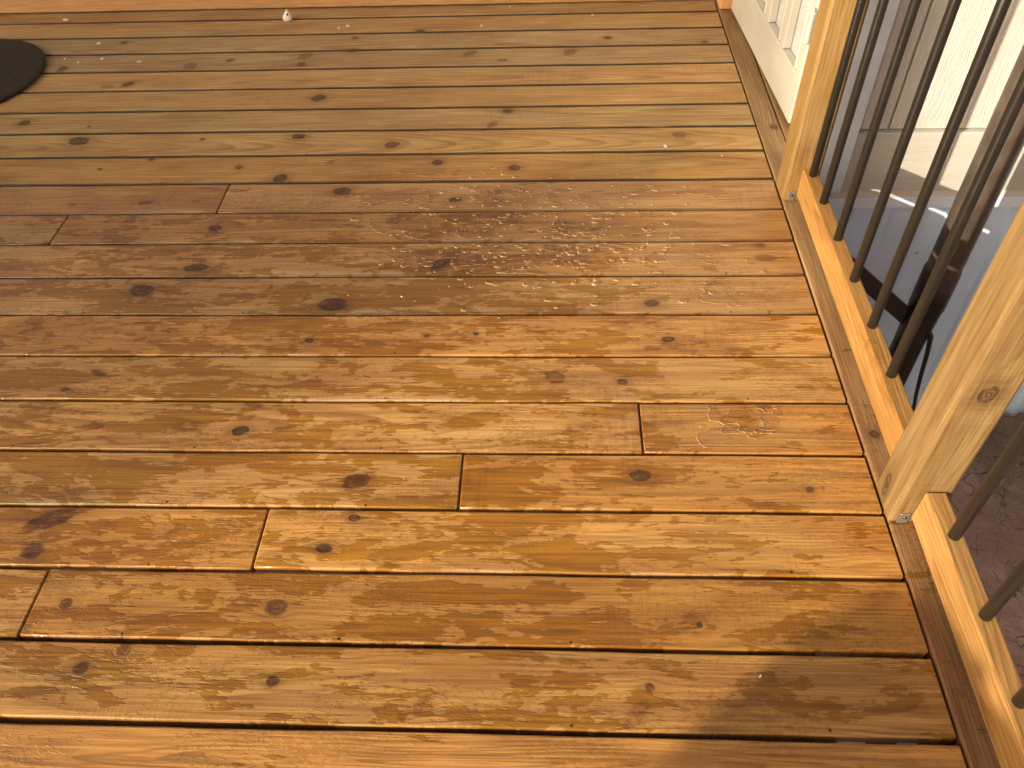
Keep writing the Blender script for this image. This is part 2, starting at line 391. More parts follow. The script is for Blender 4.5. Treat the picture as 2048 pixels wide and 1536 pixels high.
def mat_water():
    m = bpy.data.materials.new('water'); m.use_nodes = True
    t = NT(m.node_tree); t.n.remove(t.n['Principled BSDF'])
    ge = t.new('ShaderNodeNewGeometry').outputs
    cs = t.m('ABSOLUTE', t.v('DOT_PRODUCT', ge['Normal'], ge['Incoming']))
    fr = t.m('ADD', 0.055, t.m('MULTIPLY', 0.945, t.m('POWER', t.m('SUBTRACT', 1.0, cs, clamp=True), 5.0)))
    tr = t.new('ShaderNodeBsdfTransparent'); tr.inputs[0].default_value = col(0.985, 0.94, 0.84)
    # the curved rims gather and scatter light
    df = t.new('ShaderNodeBsdfDiffuse'); df.inputs[0].default_value = col(0.50, 0.32, 0.145)
    gl = t.new('ShaderNodeBsdfGlossy'); gl.inputs['Roughness'].default_value = 0.09
    steep = t.rng(t.m('ABSOLUTE', t.sep(ge['Normal'])[2]), 0.985, 0.80, 0.0, 0.52)
    m0 = t.new('ShaderNodeMixShader'); t.l.new(steep, m0.inputs[0]); t.l.new(tr.outputs[0], m0.inputs[1]); t.l.new(df.outputs[0], m0.inputs[2])
    mx = t.new('ShaderNodeMixShader')
    t.l.new(fr, mx.inputs[0]); t.l.new(m0.outputs[0], mx.inputs[1]); t.l.new(gl.outputs[0], mx.inputs[2])
    t.l.new(mx.outputs[0], t.n['Material Output'].inputs[0])
    return m
M_WATER = mat_water()

def mat_ground():
    m, t, b = mat_new('red_clay')
    p = t.new('ShaderNodeTexCoord').outputs['Object']
    n = t.noise(p, 3.0, 5.0, 0.6); n2 = t.noise(p, 26.0, 5.0, 0.65); n3 = t.noise(p, 140.0, 3.0, 0.6)
    c = t.mix(t.rng(n, 0.35, 0.65), col(0.34, 0.185, 0.14), col(0.44, 0.26, 0.20))
    c = t.mix(t.rng(n2, 0.42, 0.72, 0.0, 0.6), c, col(0.20, 0.105, 0.075))
    c = t.mix(t.rng(n3, 0.60, 0.74, 0.0, 0.7), c, col(0.07, 0.04, 0.03))
    vo = t.new('ShaderNodeTexVoronoi', feature='DISTANCE_TO_EDGE'); t.l.new(t.v('ADD', p, t.v('SCALE', t.noise(p, 7.0, 3.0, out=1), scale=0.2)), vo.inputs['Vector']); vo.inputs['Scale'].default_value = 6.0
    crk = t.m('MULTIPLY', t.rng(vo.outputs[0], 0.02, 0.0), t.rng(n, 0.45, 0.6))
    c = t.mix(t.m('MULTIPLY', crk, 0.85), c, col(0.05, 0.028, 0.02))
    t.l.new(c, b.inputs['Base Color']); b.inputs['Roughness'].default_value = 0.9
    t.l.new(t.bump(t.m('ADD', n2, t.m('ADD', t.m('MULTIPLY', n3, 0.35), t.m('MULTIPLY', crk, -0.8))), 0.8, 0.012), b.inputs['Normal'])
    return m
M_GROUND = mat_ground()

# ------------------------------------------------------------------ ground
GZ = -1.20
bm = bmesh.new()
bmesh.ops.create_grid(bm, x_segments=200, y_segments=200, size=1.0)
for v in bm.verts:                       # finer near the deck, reaching the horizon
    sx = math.copysign(abs(v.co.x) ** 3, v.co.x); sy = math.copysign(abs(v.co.y) ** 3, v.co.y)
    X = 1.4 + sx * 220; Y = 1.4 + sy * 220
    dd = math.hypot(X - 1.4, Y - 1.4)
    zz = 0.012 * math.sin(X * 7.1 + 1.3 * math.sin(Y * 5)) * math.sin(Y * 6.3) if dd < 12 else 0.0
    v.co = Vector((X, Y, zz))
g = from_bm('ground', bm, M_GROUND, None, (0, 0, GZ), smooth=True); tag(g, kind='structure')
g['label'] = 'reddish clay ground beside and below the deck'; g['category'] = 'ground'

# ------------------------------------------------------------------ deck
deck = thing('wooden_deck', 'wet amber pine deck floor of long boards running left to right', 'deck', (0, 1.5, 0))
def part(o): 
    o.parent = deck; o.matrix_parent_inverse = Matrix.Translation((0, -1.5, 0)); return o

HS = 1.334
YL = [2.4581, 2.3904, 2.2836, 2.178, 2.0700, 1.9624, 1.8540, 1.7488, 1.6409, 1.5269, 1.4148, 1.3091, 1.2016, 1.0922, 0.9845, 0.8779, 0.7707, 0.6644, 0.5594, 0.4524, 0.3461, 0.239, 0.132] + [0.132 - 0.1072 * k for k in range(1, 9)]
YL = [a * HS for a in YL]
GAPS = [.007, .0085, .0085, .0085, .0082, .008, .0078, .0075, .0072, .007, .0068, .0066, .0066, .0066, .0068, .007, .0075, .0078, .0082, .0088, .0098, .009, .008] + [.008] * 8
XE = 0.6455
JOINT = {9: -0.960, 10: -1.394, 15: 0.195, 16: -0.181, 17: -0.562, 18: -0.953}   # row index -> butt joint x
XL = -3.35
# knots seen in the photograph: pixel, half length px, half height px, tilt (deg), darkness
KN = [(840,63,10,4,0,.9),(1215,75,9,3,0,.7),(710,76,6,2.5,0,.7),(248,85,6,2.5,0,.9),(1410,83,6,2.5,0,.6),(705,101,9,3,10,.9),(125,138,10,6,0,.5),(380,132,14,6,-20,.35),
      (610,112,16,5,15,.35),(603,128,9,4,0,.5),(460,120,9,3,10,.5),(1140,104,16,5,25,.4),(940,106,15,4,20,.4),(1005,120,10,3,0,.4),(256,168,12,4,15,.85),(215,172,14,5,0,.3),
      (637,196,15,6,10,.85),(50,245,11,5,10,.8),(178,253,3,1.5,0,.9),(1015,222,10,4,0,.75),(985,248,16,4,40,.35),(967,259,4,2,20,.95),(158,282,20,8,-5,.85),(597,273,13,5,0,.85),(784,289,15,6,5,.65),
      (1358,270,14,6,0,.35),(405,278,5,2,0,.8),(303,318,5,3,0,.95),(560,356,14,7,20,.9),(875,325,10,5,0,.85),(1028,335,12,6,0,.6),(200,338,4,2,0,.85),(478,334,8,4,0,.55),
      (685,382,17,8,0,.75),(910,399,13,5,10,.9),(290,405,15,4,0,.45),(430,456,12,6,0,.75),(262,438,12,8,0,.35),(785,442,14,8,60,.35),(720,425,10,4,0,.4),
      (392,535,26,8,5,.75),(880,527,26,8,35,.6),(1530,515,20,7,0,.35),(1520,490,10,4,0,.4),(282,580,24,11,0,.8),(665,609,30,13,0,.7),(1303,606,15,7,0,.7),
      (618,680,9,5,0,.9),(1337,678,13,6,10,.95),(952,667,5,3,0,.95),(853,671,6,3,0,.9),(70,640,14,13,60,.25),(1245,763,11,6,0,.9),(1110,754,20,12,-30,.4),(130,779,9,4,0,.75),
      (197,746,7,14,60,.45),(480,861,17,9,10,1.0),(505,808,22,5,-10,.4),(712,962,29,14,10,.6),(1280,950,21,11,0,.75),(1620,979,8,6,0,.85),(100,1040,52,17,22,.65),(65,1102,22,16,0,.7),
      (648,1096,16,10,0,.95),(708,1035,12,7,-10,.7),(132,1207,13,11,0,.6),(552,1216,22,16,0,.65),(1397,1246,12,11,0,.9),(1390,1240,26,18,0,.1),(160,1338,17,14,0,.65),(545,1363,14,11,0,.65),
      (248,1300,16,15,-50,.45),(833,1420,40,15,28,.15),(1272,1430,34,16,50,.2),(1300,1375,10,9,0,.5)]
def knots_for(row, x0, x1):
    out = []
    for (u, v, a, b, an, dk) in KN:
        p = hit(u, v, 2, 0.0)
        if YL[row + 1] - .002 < p.y <= YL[row] + .002 and x0 - .05 < p.x < x1 + .05:
            px = hit(u + 1, v, 2, 0.0).x - p.x; py = p.y - hit(u, v + 1, 2, 0.0).y
            ta = math.radians(an); ta = math.atan2(math.sin(ta) * py, math.cos(ta) * px)
            s = 0.92
            out.append((p.x - (x0 + x1) / 2, p.y - (YL[row] + YL[row + 1]) / 2, max(a * px * s, .004), max(b * py * s, .003), ta, dk))
    return out

def board_profile(hw, th, r=0.0055, n=3):
    pts = []
    for k in range(n + 1):
        a = math.pi / 2 * k / n
        pts.append((hw - r + r * math.sin(a), -r + r * math.cos(a)))       # right top corner
    pts += [(hw, -th), (-hw, -th)]
    for k in range(n + 1):
        a = math.pi / 2 * k / n
        pts.append((-hw + r - r * math.cos(a), -r + r * math.sin(a)))
    return pts

def make_board(name, x0, x1, y0, y1, th, mat, parent_fn, along='x', seed=0, r=0.0055, warp=0.0009, end_r=0.002):
    """a plank with eased edges, slightly wavy, top at z = 0"""
    rs = random.Random(seed)
    L = (x1 - x0) if along == 'x' else (y1 - y0); hw = ((y1 - y0) if along == 'x' else (x1 - x0)) / 2
    prof = board_profile(hw, th, r)
    ns = max(8, int(L / 0.06)); ph = [rs.uniform(0, 6.28) for _ in range(8)]
    bm = bmesh.new(); rings = []
    stations = [-L / 2, -L / 2 + end_r] + [-L / 2 + L * i / ns for i in range(1, ns)] + [L / 2 - end_r, L / 2]
    for i, s in enumerate(stations):
        endq = (i == 0 or i == len(stations) - 1)
        e1 = warp * (math.sin(s * 5.3 + ph[0]) + .6 * math.sin(s * 13.7 + ph[1]) + .35 * math.sin(s * 41 + ph[2]))
        e2 = warp * (math.sin(s * 4.1 + ph[3]) + .6 * math.sin(s * 15.1 + ph[4]) + .35 * math.sin(s * 37 + ph[5]))
        zt = warp * .7 * math.sin(s * 3.2 + ph[6])
        ring = []
        for (a, z) in prof:
            aa = a + (e1 if a > 0 else e2)
            cup = -0.0006 * (a / hw) ** 2
            if endq: aa *= (1 - end_r / hw); zz = z - end_r * 0.8 if z > -th * .5 else z
            else: zz = z
            zz += cup + zt
            ring.append(bm.verts.new((s, aa, zz) if along == 'x' else (aa, s, zz)))
        rings.append(ring)
    n = len(prof)
    for r0, r1 in zip(rings, rings[1:]):
        for k in range(n): bm.faces.new((r0[k], r0[(k + 1) % n], r1[(k + 1) % n], r1[k]))
    bm.faces.new(rings[0]); bm.faces.new(rings[-1][::-1])
    bmesh.ops.recalc_face_normals(bm, faces=bm.faces[:])
    o = from_bm(name, bm, mat, None, ((x0 + x1) / 2, (y0 + y1) / 2, 0))
    for p in o.data.polygons: p.use_smooth = len(p.vertices) == 4 and 0.03 < p.normal.z < 0.985
    if parent_fn: parent_fn(o)
    return o

# wetness by place: dry at the back and along the right-hand side further away, wet elsewhere
def wet_field(row):
    base = [0, 0, 0, 0, 0, 0, 0, 0.02, 0.14, 0.42, 0.70, 0.80, 0.85, 0.80, 0.84, 0.80, 0.84, 0.86, 0.84, 0.72, 0.40, 0.22, 0.2, 0.3, 0.4, 0.4, 0.4, 0.4, 0.4, 0.4, 0.4][row]
    def f(t, geo):
        P = t.sep(geo)
        right = t.rng(P[0], -0.15, 0.75)
        k = 0.45 if row < 13 else 0.20
        n = t.noise(geo, 1.7, 1.0)
        v = t.m('SUBTRACT', base, t.m('MULTIPLY', right, k * base))
        return t.m('MAXIMUM', t.m('ADD', v, t.m('MULTIPLY', t.m('SUBTRACT', n, 0.5), 0.35 * min(1, base * 3))), 0.0)
    return f

rs = random.Random(11)
screw_bm = lathe_bm([(0.0, 0.0004), (0.0022, 0.0004), (0.0026, -0.0004), (0.0026, -0.003)], 8)
screw_me = bpy.data.meshes.new('edge_screw'); screw_bm.to_mesh(screw_me); screw_bm.free(); screw_me.materials.append(M_SCREW)
boards = []
TINT = {0: (.82, .78, .76), 20: (1.16, 1.08, 1.05), 21: (1.1, 1.05, 1.0)}
for row in range(len(YL) - 1):
    ga, gb = GAPS[row], GAPS[row + 1]
    y1 = YL[row] - ga / 2; y0 = YL[row + 1] + gb / 2
    if row == 0: y1 = YL[0] + 0.07
    segs = [(XL, XE)]
    if row in JOINT: segs = [(XL, JOINT[row] - 0.0022), (JOINT[row] + 0.0022, XE)]
    for (x0, x1) in segs:
        seed = rs.uniform(0, 30)
        k = rs.uniform(0.88, 1.20); hue = rs.uniform(-1.6, 1.6)
        far = max(0.0, min(1.0, (YL[row] - 1.9) / 0.8))
        e = ((0.515 - .05 * far) * k, (0.318 + 0.018 * hue - .02 * far) * k, (0.104 + 0.02 * hue + .018 * far) * k)
        l = (0.30 * k, (0.155 + .005 * far) * k, (0.040 + .015 * far) * k)
        near = max(0.0, min(1.0, (1.5 - YL[row]) / 0.7)); e = (e[0] * (1 + .05 * near), e[1] * (1 - .04 * near), e[2] * (1 - .32 * near))
        if row in TINT: e = tuple(a * b for a, b in zip(e, TINT[row]))
        m = wood_mat('deck_wood', 'x', seed, e, l, knots_for(row, x0, x1), wet_field(row), grain=rs.uniform(.55, .95), mottle=rs.uniform(.4, .75),
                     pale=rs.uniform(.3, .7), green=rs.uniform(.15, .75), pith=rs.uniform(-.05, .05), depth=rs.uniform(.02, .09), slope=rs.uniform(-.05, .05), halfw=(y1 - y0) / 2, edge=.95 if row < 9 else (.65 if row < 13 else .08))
        b = make_board('deck_board', x0, x1, y0, y1, 0.027, m, part, 'x', seed=int(seed * 1000), r=0.0024 if row < 9 else 0.0032, warp=0.0006 if row < 12 else 0.0008)
        boards.append((row, x0, x1, y0, y1, b))
        # screws driven near the front edge over each joist
        jx = XE - 0.20
        while jx > x0 + .03:
            if jx < x1 - .02 and row < 21:
                s = bpy.data.objects.new('edge_screw', screw_me); C.objects.link(s); s.parent = b
                s.location = (jx - (x0 + x1) / 2 + rs.uniform(-.012, .012), -(y1 - y0) / 2 + rs.uniform(.004, .008), 0.0002 - 0.001)
            jx -= 0.405
# border board under the railing
kb = [(254, 1548), (868, 1748)]
by0, by1 = -0.95, 3.30
bk = []
for (v, u) in kb:
    p = hit(u, v, 2, 0.0); bk.append((p.y - (by0 + by1) / 2, p.x - (0.6505 + 0.7225) / 2, .011, .010, 0.3, .9))
mb = wood_mat('border_wood', 'y', 3.3, (0.33, 0.205, 0.085), (0.19, 0.105, 0.04), bk, lambda t, geo: t.rng(t.sep(geo)[1], 1.7, 1.2, 0.05, 0.45), grain=.8, mottle=.6, pale=.15, green=.3, pith=.06, depth=.03, slope=.01, halfw=.036)
make_board('border_board', 0.6505, 0.7225, by0, by1, 0.027, mb, part, 'y', seed=5, warp=0.0005)
make_board('border_board', 0.7245, 0.771, 2.13, by1, 0.027, mb, part, 'y', seed=6, warp=0.0003)
# framing below
mj = wood_mat('joist_wood', 'y', 9.1, (0.22, 0.14, 0.06), (0.12, 0.07, 0.03), (), 0.0, grain=.6)
jx = XE - 0.20
while jx > XL:
    part(box('joist', jx - .019, jx + .019, -0.95, 3.3, -0.27, -0.029, mj)); jx -= 0.405
part(box('rim_board', 0.682, 0.7205, -0.95, 2.12, -0.27, -0.029, mj))
part(box('ledger_board', 0.600, 0.638, -0.95, 3.3, -0.27, -0.0295, mj))
# framing pieces added under two gaps to darken them, and a little white tag
yb = YL[20]
jx = XE - 0.20 - .021
while jx > XL:
    for yq in (YL[19], YL[20]): part(box('shade_blocking', jx - .363, jx, yq - .02, yq + .018, -0.15, -0.031, mj))
    jx -= 0.405
tg = box('lumber_tag', 0.560, 0.592, yb - .006, yb + .005, -0.0285, -0.0265, M_WHITE); part(tg)
for px in [(-3.2, -0.8), (-3.2, 3.2), (-0.9, -0.8), (-0.9, 3.2), (0.66, -0.8)]:
    part(box('support_post', px[0] - .045, px[0] + .045, px[1] - .045, px[1] + .045, GZ - .05, -0.271, mj))

# ------------------------------------------------------------------ railing on the right
RE, RL = (0.40, 0.22, 0.058), (0.26, 0.11, 0.024)
railing = thing('deck_railing', 'golden pine railing with round black balusters along the right edge of the deck', 'railing', (0.70, 1.3, 0))
def rp(o): o.parent = railing; o.matrix_parent_inverse = Matrix.Translation((-0.70, -1.3, 0)); return o
def pl(face, u, v, cx, cy, cz): pass
RB, RTZ, RX0, RX1 = 0.024, 0.106, 0.682, 0.720
P1Y, P2Y = 1.922, 0.866           # near faces of the two posts in view
def post(y0, mat, z1=1.05, x0=0.6465, lean=0.0):
    o = box('post', x0, x0 + .089, y0, y0 + .089, 0.0015, z1, mat, None, bevel=0.007, seg=2)
    for p in o.data.polygons: p.use_smooth = False
    return rp(o)
# knots on the near post: two faces, mapped in (z, y) for the left face
pk = []
a = hit(1773, 968, 0, 0.6465); pk.append((a.z - 0.526, a.y - (P2Y + .0445), .028, .010, 0.15, .88))
a = hit(1976, 790, 1, P2Y); pk.append((a.z - 0.526, a.x - (0.6465 + .0445), .017, .0135, 0.1, .92, 1))
mp2 = wood_mat('post_wood', 'z', 5.7, (0.265, 0.172, 0.066), (0.175, 0.098, 0.030), pk, 0.0, grain=.7, mottle=.5, pale=.5, green=.8, pith=.02, depth=.02, slope=.012, halfw=.045)
mp1 = wood_mat('post_wood', 'z', 15.2, (0.285, 0.176, 0.058), (0.215, 0.115, 0.030), (), 0.0, grain=.7, mottle=.5, pale=.5, green=.8, pith=.06, depth=.05, slope=.01, halfw=.045)
p2 = post(P2Y, mp2); p1 = post(P1Y, mp1)
post(-0.20, mp1)
mr = wood_mat('rail_wood', 'y2', 21.0, RE, RL, (), 0.06, grain=.85, mottle=.35, pale=.2, green=.1, pith=.03, depth=.035, slope=.02, halfw=.045)
mr2 = wood_mat('rail_wood', 'y2', 24.5, (0.47, 0.275, 0.085), RL, (), 0.10, grain=.7, mottle=.35, pale=.25, green=.2, pith=-.02, depth=.03, slope=.03, halfw=.045)
def rail(name, y0, y1, z0, z1, m, x0=RX0, x1=RX1): return rp(box(name, x0, x1, y0, y1, z0, z1, m, None, bevel=0.004, seg=2))
rail('bottom_rail', P2Y + .0905, P1Y - .0015, RB, RTZ, mr)
rail('bottom_rail', -0.109, P2Y - .0015, RB, RTZ, mr2)
rail('top_rail', -0.109, P2Y - .0015, .900, .938, mr2, .665, .754)
rail('top_rail', P2Y + .0905, P1Y - .0015, .900, .938, mr, .665, .754)
balb = tube_bm([(0, 0, 0), (0, 0, 0.0008), (0, 0, .80), (0, 0, .8008)], [.0097, .0103, .0103, .0097], 20)
bal_me = bpy.data.meshes.new('baluster'); balb.to_mesh(bal_me); balb.free(); bal_me.materials.append(M_BAL)
for p in bal_me.polygons: p.use_smooth = len(p.vertices) == 4
BALS = [(1626, 340), (1651, 405), (1682, 478), (1712, 560), (1744, 652), (1784, 750), (1818, 858), (1914, 1072), (1977, 1232), (2050, 1405), (2130, 1600), (2240, 1830)]
for (u, v) in BALS:
    p = hit(u, v, 2, RTZ); yy = p.y
    if u == 1626: yy = 1.888
    o = bpy.data.objects.new('baluster', bal_me); C.objects.link(o); o.location = (0.7015, yy, RTZ - 0.0004); rp(o)
# angle brackets with a screw where the rails meet the posts
def bracket(y):
    o = rp(box('rail_bracket', 0.661, 0.6805, y - .0032, y - .0012, 0.0045, 0.034, M_STEEL, None, bevel=.0006, seg=1))
    b = lathe_bm([(0, .0022), (.0025, .0018), (.0036, .0004), (.0036, 0)], 12)
    bmesh.ops.rotate(b, verts=b.verts[:], cent=(0, 0, 0), matrix=Matrix.Rotation(math.radians(90), 3, 'X'))
    s = from_bm('screw', b, M_SCREW, None, (0.0015, -.0012, .003)); s.parent = o
bracket(P2Y); bracket(P1Y)

# ------------------------------------------------------------------ railing at the back
back = thing('deck_railing', 'pine bottom rail of the back railing crossing the top edge of the picture', 'railing', (-1.0, 3.3, 0))
def bp(o): o.parent = back; o.matrix_parent_inverse = Matrix.Translation((1.0, -3.3, 0)); return o
mrb = wood_mat('rail_wood', 'x', 31.0, (0.52, 0.31, 0.14), (0.44, 0.225, 0.08), (), 0.0, grain=.5, mottle=.3, pale=.2, green=.1, pith=.03, depth=.03, slope=.02, halfw=.045)
mpb = wood_mat('post_wood', 'z', 41.0, (0.60, 0.33, 0.13), (0.50, 0.24, 0.08), (), 0.0, grain=.4, mottle=.3)
BY = YL[0] + 0.001
bp(box('post', 0.652, 0.741, 3.196, 3.285, 0.0015, 1.0, mpb, None, .006))
bp(box('post', -1.50, -1.411, BY - .03, BY + .059, 0.004, 1.0, mpb, None, .006)) if False else None
bp(box('bottom_rail', -3.30, 0.6505, BY, BY + .038, 0.006, 0.145, mrb, None, .004))

# ------------------------------------------------------------------ house
HY = 2.15; HX = 0.772
house = thing('house', 'white house with grooved siding, corner board and grey blue skirting behind the railing', 'house', (1.6, HY, GZ))
def hp(o): o.parent = house; o.matrix_parent_inverse = Matrix.Translation((-1.6, -HY, -GZ)); return o
EZ = 2.75
hp(box('wall', HX + .012, 6.5, HY + .030, HY + .12, -0.20, EZ, M_SIDE))
hp(box('wall', HX + .012, HX + .10, HY + .1205, 11.5, -0.20, EZ, M_SIDE))
gx = 0.986; xs = [0.8925]
while gx < 4.2: xs.append(gx); gx += 0.199
for a_, b_ in zip(xs, xs[1:]):
    hp(box('siding_plank', a_ + .003, b_ - .003, HY + .014, HY + .031, 0.079, EZ, M_SIDE, None, .003, 1))
    # narrow shadow bead beside each groove
    hp(box('groove_bead', b_ - .012, b_ - .0075, HY + .0125, HY + .016, 0.080, EZ, M_SIDE, None, .001, 1))
hp(box('band_board', 0.8935, 4.2, HY, HY + .030, -0.124, 0.074, M_BAND, None, .002, 1))
hp(box('ledge', 0.785, 4.2, HY + .006, HY + .040, -0.149, -0.1255, M_LEDGE))
hp(box('corner_board', HX, 0.890, HY - .018, HY + .0115, -0.116, EZ, M_TRIM, None, .002, 1))
hp(box('corner_board', HX, HX + .0115, HY + .012, 2.295, -0.116, EZ, M_TRIM))
hp(box('skirting_trim', 0.785, 4.2, HY + .004, HY + .05, -0.190, -0.1505, M_SKTRIM, None, .002, 1))
# ribbed skirting panels
def skirt(x0, x1):
    bm = bmesh.new(); prof = []
    x = x0
    while x < x1 - 1e-4:
        prof += [(x, 0.0), (x + .070, 0.0), (x + .076, .016), (x + .092, .016), (x + .098, 0.0)]; x += .1
    prof.append((x1, 0.0))
    lo = [bm.verts.new((a - x0, -b * 1.0 + .016, 0)) for a, b in prof]; hi = [bm.verts.new((a - x0, -b + .016, 1.06)) for a, b in prof]
    for i in range(len(prof) - 1): bm.faces.new((lo[i], lo[i + 1], hi[i + 1], hi[i]))
    bk_ = [bm.verts.new((0, .03, 0)), bm.verts.new((x1 - x0, .03, 0)), bm.verts.new((x1 - x0, .03, 1.06)), bm.verts.new((0, .03, 1.06))]
    bm.faces.new(bk_[::-1])
    bmesh.ops.recalc_face_normals(bm, faces=bm.faces[:])
    return hp(from_bm('skirting_panel', bm, M_SKIRT, None, (x0, HY + .012, GZ - .04)))
panels = []
sx = 0.79
while sx < 4.0: panels.append(skirt(sx, sx + .4 - .0015)); sx += .4
sc = hit(1833, 506, 1, HY + .012)
b = lathe_bm([(0, .003), (.004, .0028), (.0055, .001), (.0055, 0)], 12)
bmesh.ops.rotate(b, verts=b.verts[:], cent=(0, 0, 0), matrix=Matrix.Rotation(math.radians(90), 3, 'X'))
hp(from_bm('screw', b, M_STEEL, None, (sc.x, HY + .012, sc.z)))
# roof eave
bmr = bmesh.new()
hp(box('roof', HX - .35, 6.6, HY - .35, 11.6, EZ + .001, EZ + .14, M_TRIM))
# side wall siding beyond the door
for i in range(40):
    y0 = 3.30 + i * .2
    hp(box('siding_plank', HX, HX + .0125, y0 + .003, y0 + .197, -0.05, EZ, M_SIDE))
hp(box('door_frame', HX - .012, HX + .0115, 2.297, 2.318, -0.02, 2.10, M_DOOR))
hp(box('door_frame', HX - .012, HX + .0115, 3.20, 3.29, -0.02, 2.10, M_DOOR))
hp(box('door_frame', HX - .012, HX + .0115, 2.319, 3.199, 2.06, 2.10, M_DOOR))

# ------------------------------------------------------------------ door, standing a little ajar
A = Vector((0.742, 2.322, 0)); B = Vector((0.693, 3.172, 0))
ang = math.atan2(B.y - A.y, B.x - A.x)
door = thing('glazed_door', 'white glazed door with narrow panes standing slightly ajar beside the far post', 'door', (A.x, A.y, 0.012))
door.rotation_euler = (0, 0, ang)
DW = (B - A).length; DT = 0.040; DH = 2.02     # local x along the leaf, local y: outer face at +y (towards the deck), leaf behind it
def dbox(name, x0, x1, z0, z1, y0, y1, m, bevel=.0015):
    o = box(name, x0, x1, y0, y1, z0, z1, m, None, bevel, 1); o.parent = door; return o
LX = [(.044, .195), (.236, .386), (.432, .584), (.628, .778)]
LZ = [(.140, .62), (.665, 1.13), (1.175, 1.62), (1.665, 1.92)]
dbox('stile', 0, LX[0][0], 0, DH, -DT, 0, M_DOOR); dbox('stile', LX[3][1], DW, 0, DH, -DT, 0, M_DOOR)
dbox('bottom_rail', LX[0][0] + .0005, LX[3][1] - .0005, 0, LZ[0][0], -DT, -.0006, M_DOOR)
dbox('top_rail', LX[0][0] + .0005, LX[3][1] - .0005, LZ[3][1], DH, -DT, -.0006, M_DOOR)
for (a_, b_), (c_, d_) in zip(LX, LX[1:]): dbox('mullion', b_ + .0005, c_ - .0005, LZ[0][0] + .0005, LZ[3][1] - .0005, -DT, -.0006, M_DOOR)
for (z0, z1) in LZ:
    for (x0, x1) in LX:
        q = dbox('pane', x0 + .0006, x1 - .0006, z0 + .0006, z1 - .0006, -.030, -.024, M_PANE, 0)
        for k, (a0, a1, c0, c1) in enumerate(((x0, x1, z0, z0 + .011), (x0, x1, z1 - .011, z1), (x0, x0 + .011, z0 + .012, z1 - .012), (x1 - .011, x1, z0 + .012, z1 - .012))):
            s = box('glazing_bead', a0 + .0008, a1 - .0008, -.0235, .004, c0 + .0008, c1 - .0008, M_DOOR, None, .003, 1)
            s.parent = q; s.matrix_parent_inverse = Matrix.Translation(-Vector(q.location))
    if z0 > .2: dbox('cross_bar', LX[0][0] + .001, LX[3][1] - .001, z0 - .0445, z0 - .0005, -.034, -.0012, M_DOOR)
for zc in (0.30, 1.05, 1.80):
    hb = lathe_bm([(0, -.046), (.004, -.046), (.007, -.043), (.0075, -.040), (.0075, .038), (.009, .040), (.009, .044), (.0045, .047), (.0055, .051), (.003, .056), (0, .057)], 16)
    hg = from_bm('hinge', hb, M_DOOR, None, (-.004, .007, zc), smooth=True); hg.parent = door
    lf = box('hinge_leaf', -.002, .030, .0005, .0025, zc - .042, zc + .040, M_DOOR); lf.parent = hg; lf.matrix_parent_inverse = Matrix.Translation(-Vector(hg.location))

# ------------------------------------------------------------------ pole between railing and house
pole = thing('metal_pole', 'thick brown metal pole in a dark sleeve behind the balusters, beside the skirting', 'pole', (1.165, 1.9, GZ))
def pp(o): o.parent = pole; o.matrix_parent_inverse = Matrix.Translation((-1.165, -1.9, -GZ)); return o
pz = hit(1880, 556, 1, 1.86).z
pp(from_bm('pipe', tube_bm([(1.165, 1.9, pz - .05), (1.168, 1.9, 2.3), (1.168, 1.9, 2.302)], [.049, .049, .046], 32), M_POLE, smooth=True))
pp(from_bm('sleeve', tube_bm([(1.160, 1.9, GZ - .1), (1.162, 1.9, pz - .30), (1.164, 1.9, pz - .14), (1.165, 1.9, pz - .139), (1.165, 1.9, pz - .002), (1.165, 1.9, pz)], [.045, .046, .0505, .0525, .0525, .0505], 32), M_SLEEVE, smooth=True))
b0 = hit(1732, 562, 1, 1.9); b1 = hit(1812, 632, 1, 1.9)
bmx = box_bm(-.5, .5, -.004, .004, -.5, .5)
dv = Vector((b1.x + .02, 1.9, b1.z - .018)) - Vector((b0.x - .17, 1.9, b0.z + .15)); ln = dv.length; aa = math.atan2(dv.z, dv.x)
for v in bmx.verts:
    c_ = Vector((v.co.x * ln, v.co.y, v.co.z * .052)); v.co = Vector((c_.x * math.cos(aa) - c_.z * math.sin(aa), c_.y, c_.x * math.sin(aa) + c_.z * math.cos(aa)))
pp(from_bm('brace_strap', bmx, M_SLEEVE, None, ((b0.x - .17 + b1.x + .02) / 2, 1.9, (b0.z + .15 + b1.z - .018) / 2)))
cp = [hit(1852, 650, 1, 1.87), hit(1862, 672, 1, 1.86), hit(1855, 705, 1, 1.86), hit(1842, 750, 1, 1.87), hit(1832, 790, 1, 1.89), hit(1824, 835, 1, 1.92)]
cpts = []
for i in range(len(cp) - 1):
    for s in range(4): cpts.append(cp[i].lerp(cp[i + 1], s / 4) )
cpts.append(cp[-1])
pp(from_bm('cable', tube_bm(cpts, [.0085 - .003 * min(1, i / 20) for i in range(len(cpts))], 10), M_CABLE, smooth=True))

# ------------------------------------------------------------------ small things on the deck
dc = (-2.165, 2.722)
disc = thing('umbrella_base', 'dark brown round base plate lying on the boards at the far left edge', 'base plate', (dc[0], dc[1], 0))
o = from_bm('plate', lathe_bm([(0, .026), (.06, .0255), (.22, .020), (.290, .0155), (.303, .0150), (.310, .0125), (.312, .008), (.310, .0035), (.300, .0012), (0, .0012)], 96), M_DISC, disc, smooth=True)
o = from_bm('pole_socket', tube_bm([(0, 0, .024), (0, 0, .30), (0, 0, .302)], [.026, .026, .024], 24), M_DISC, disc, smooth=True)

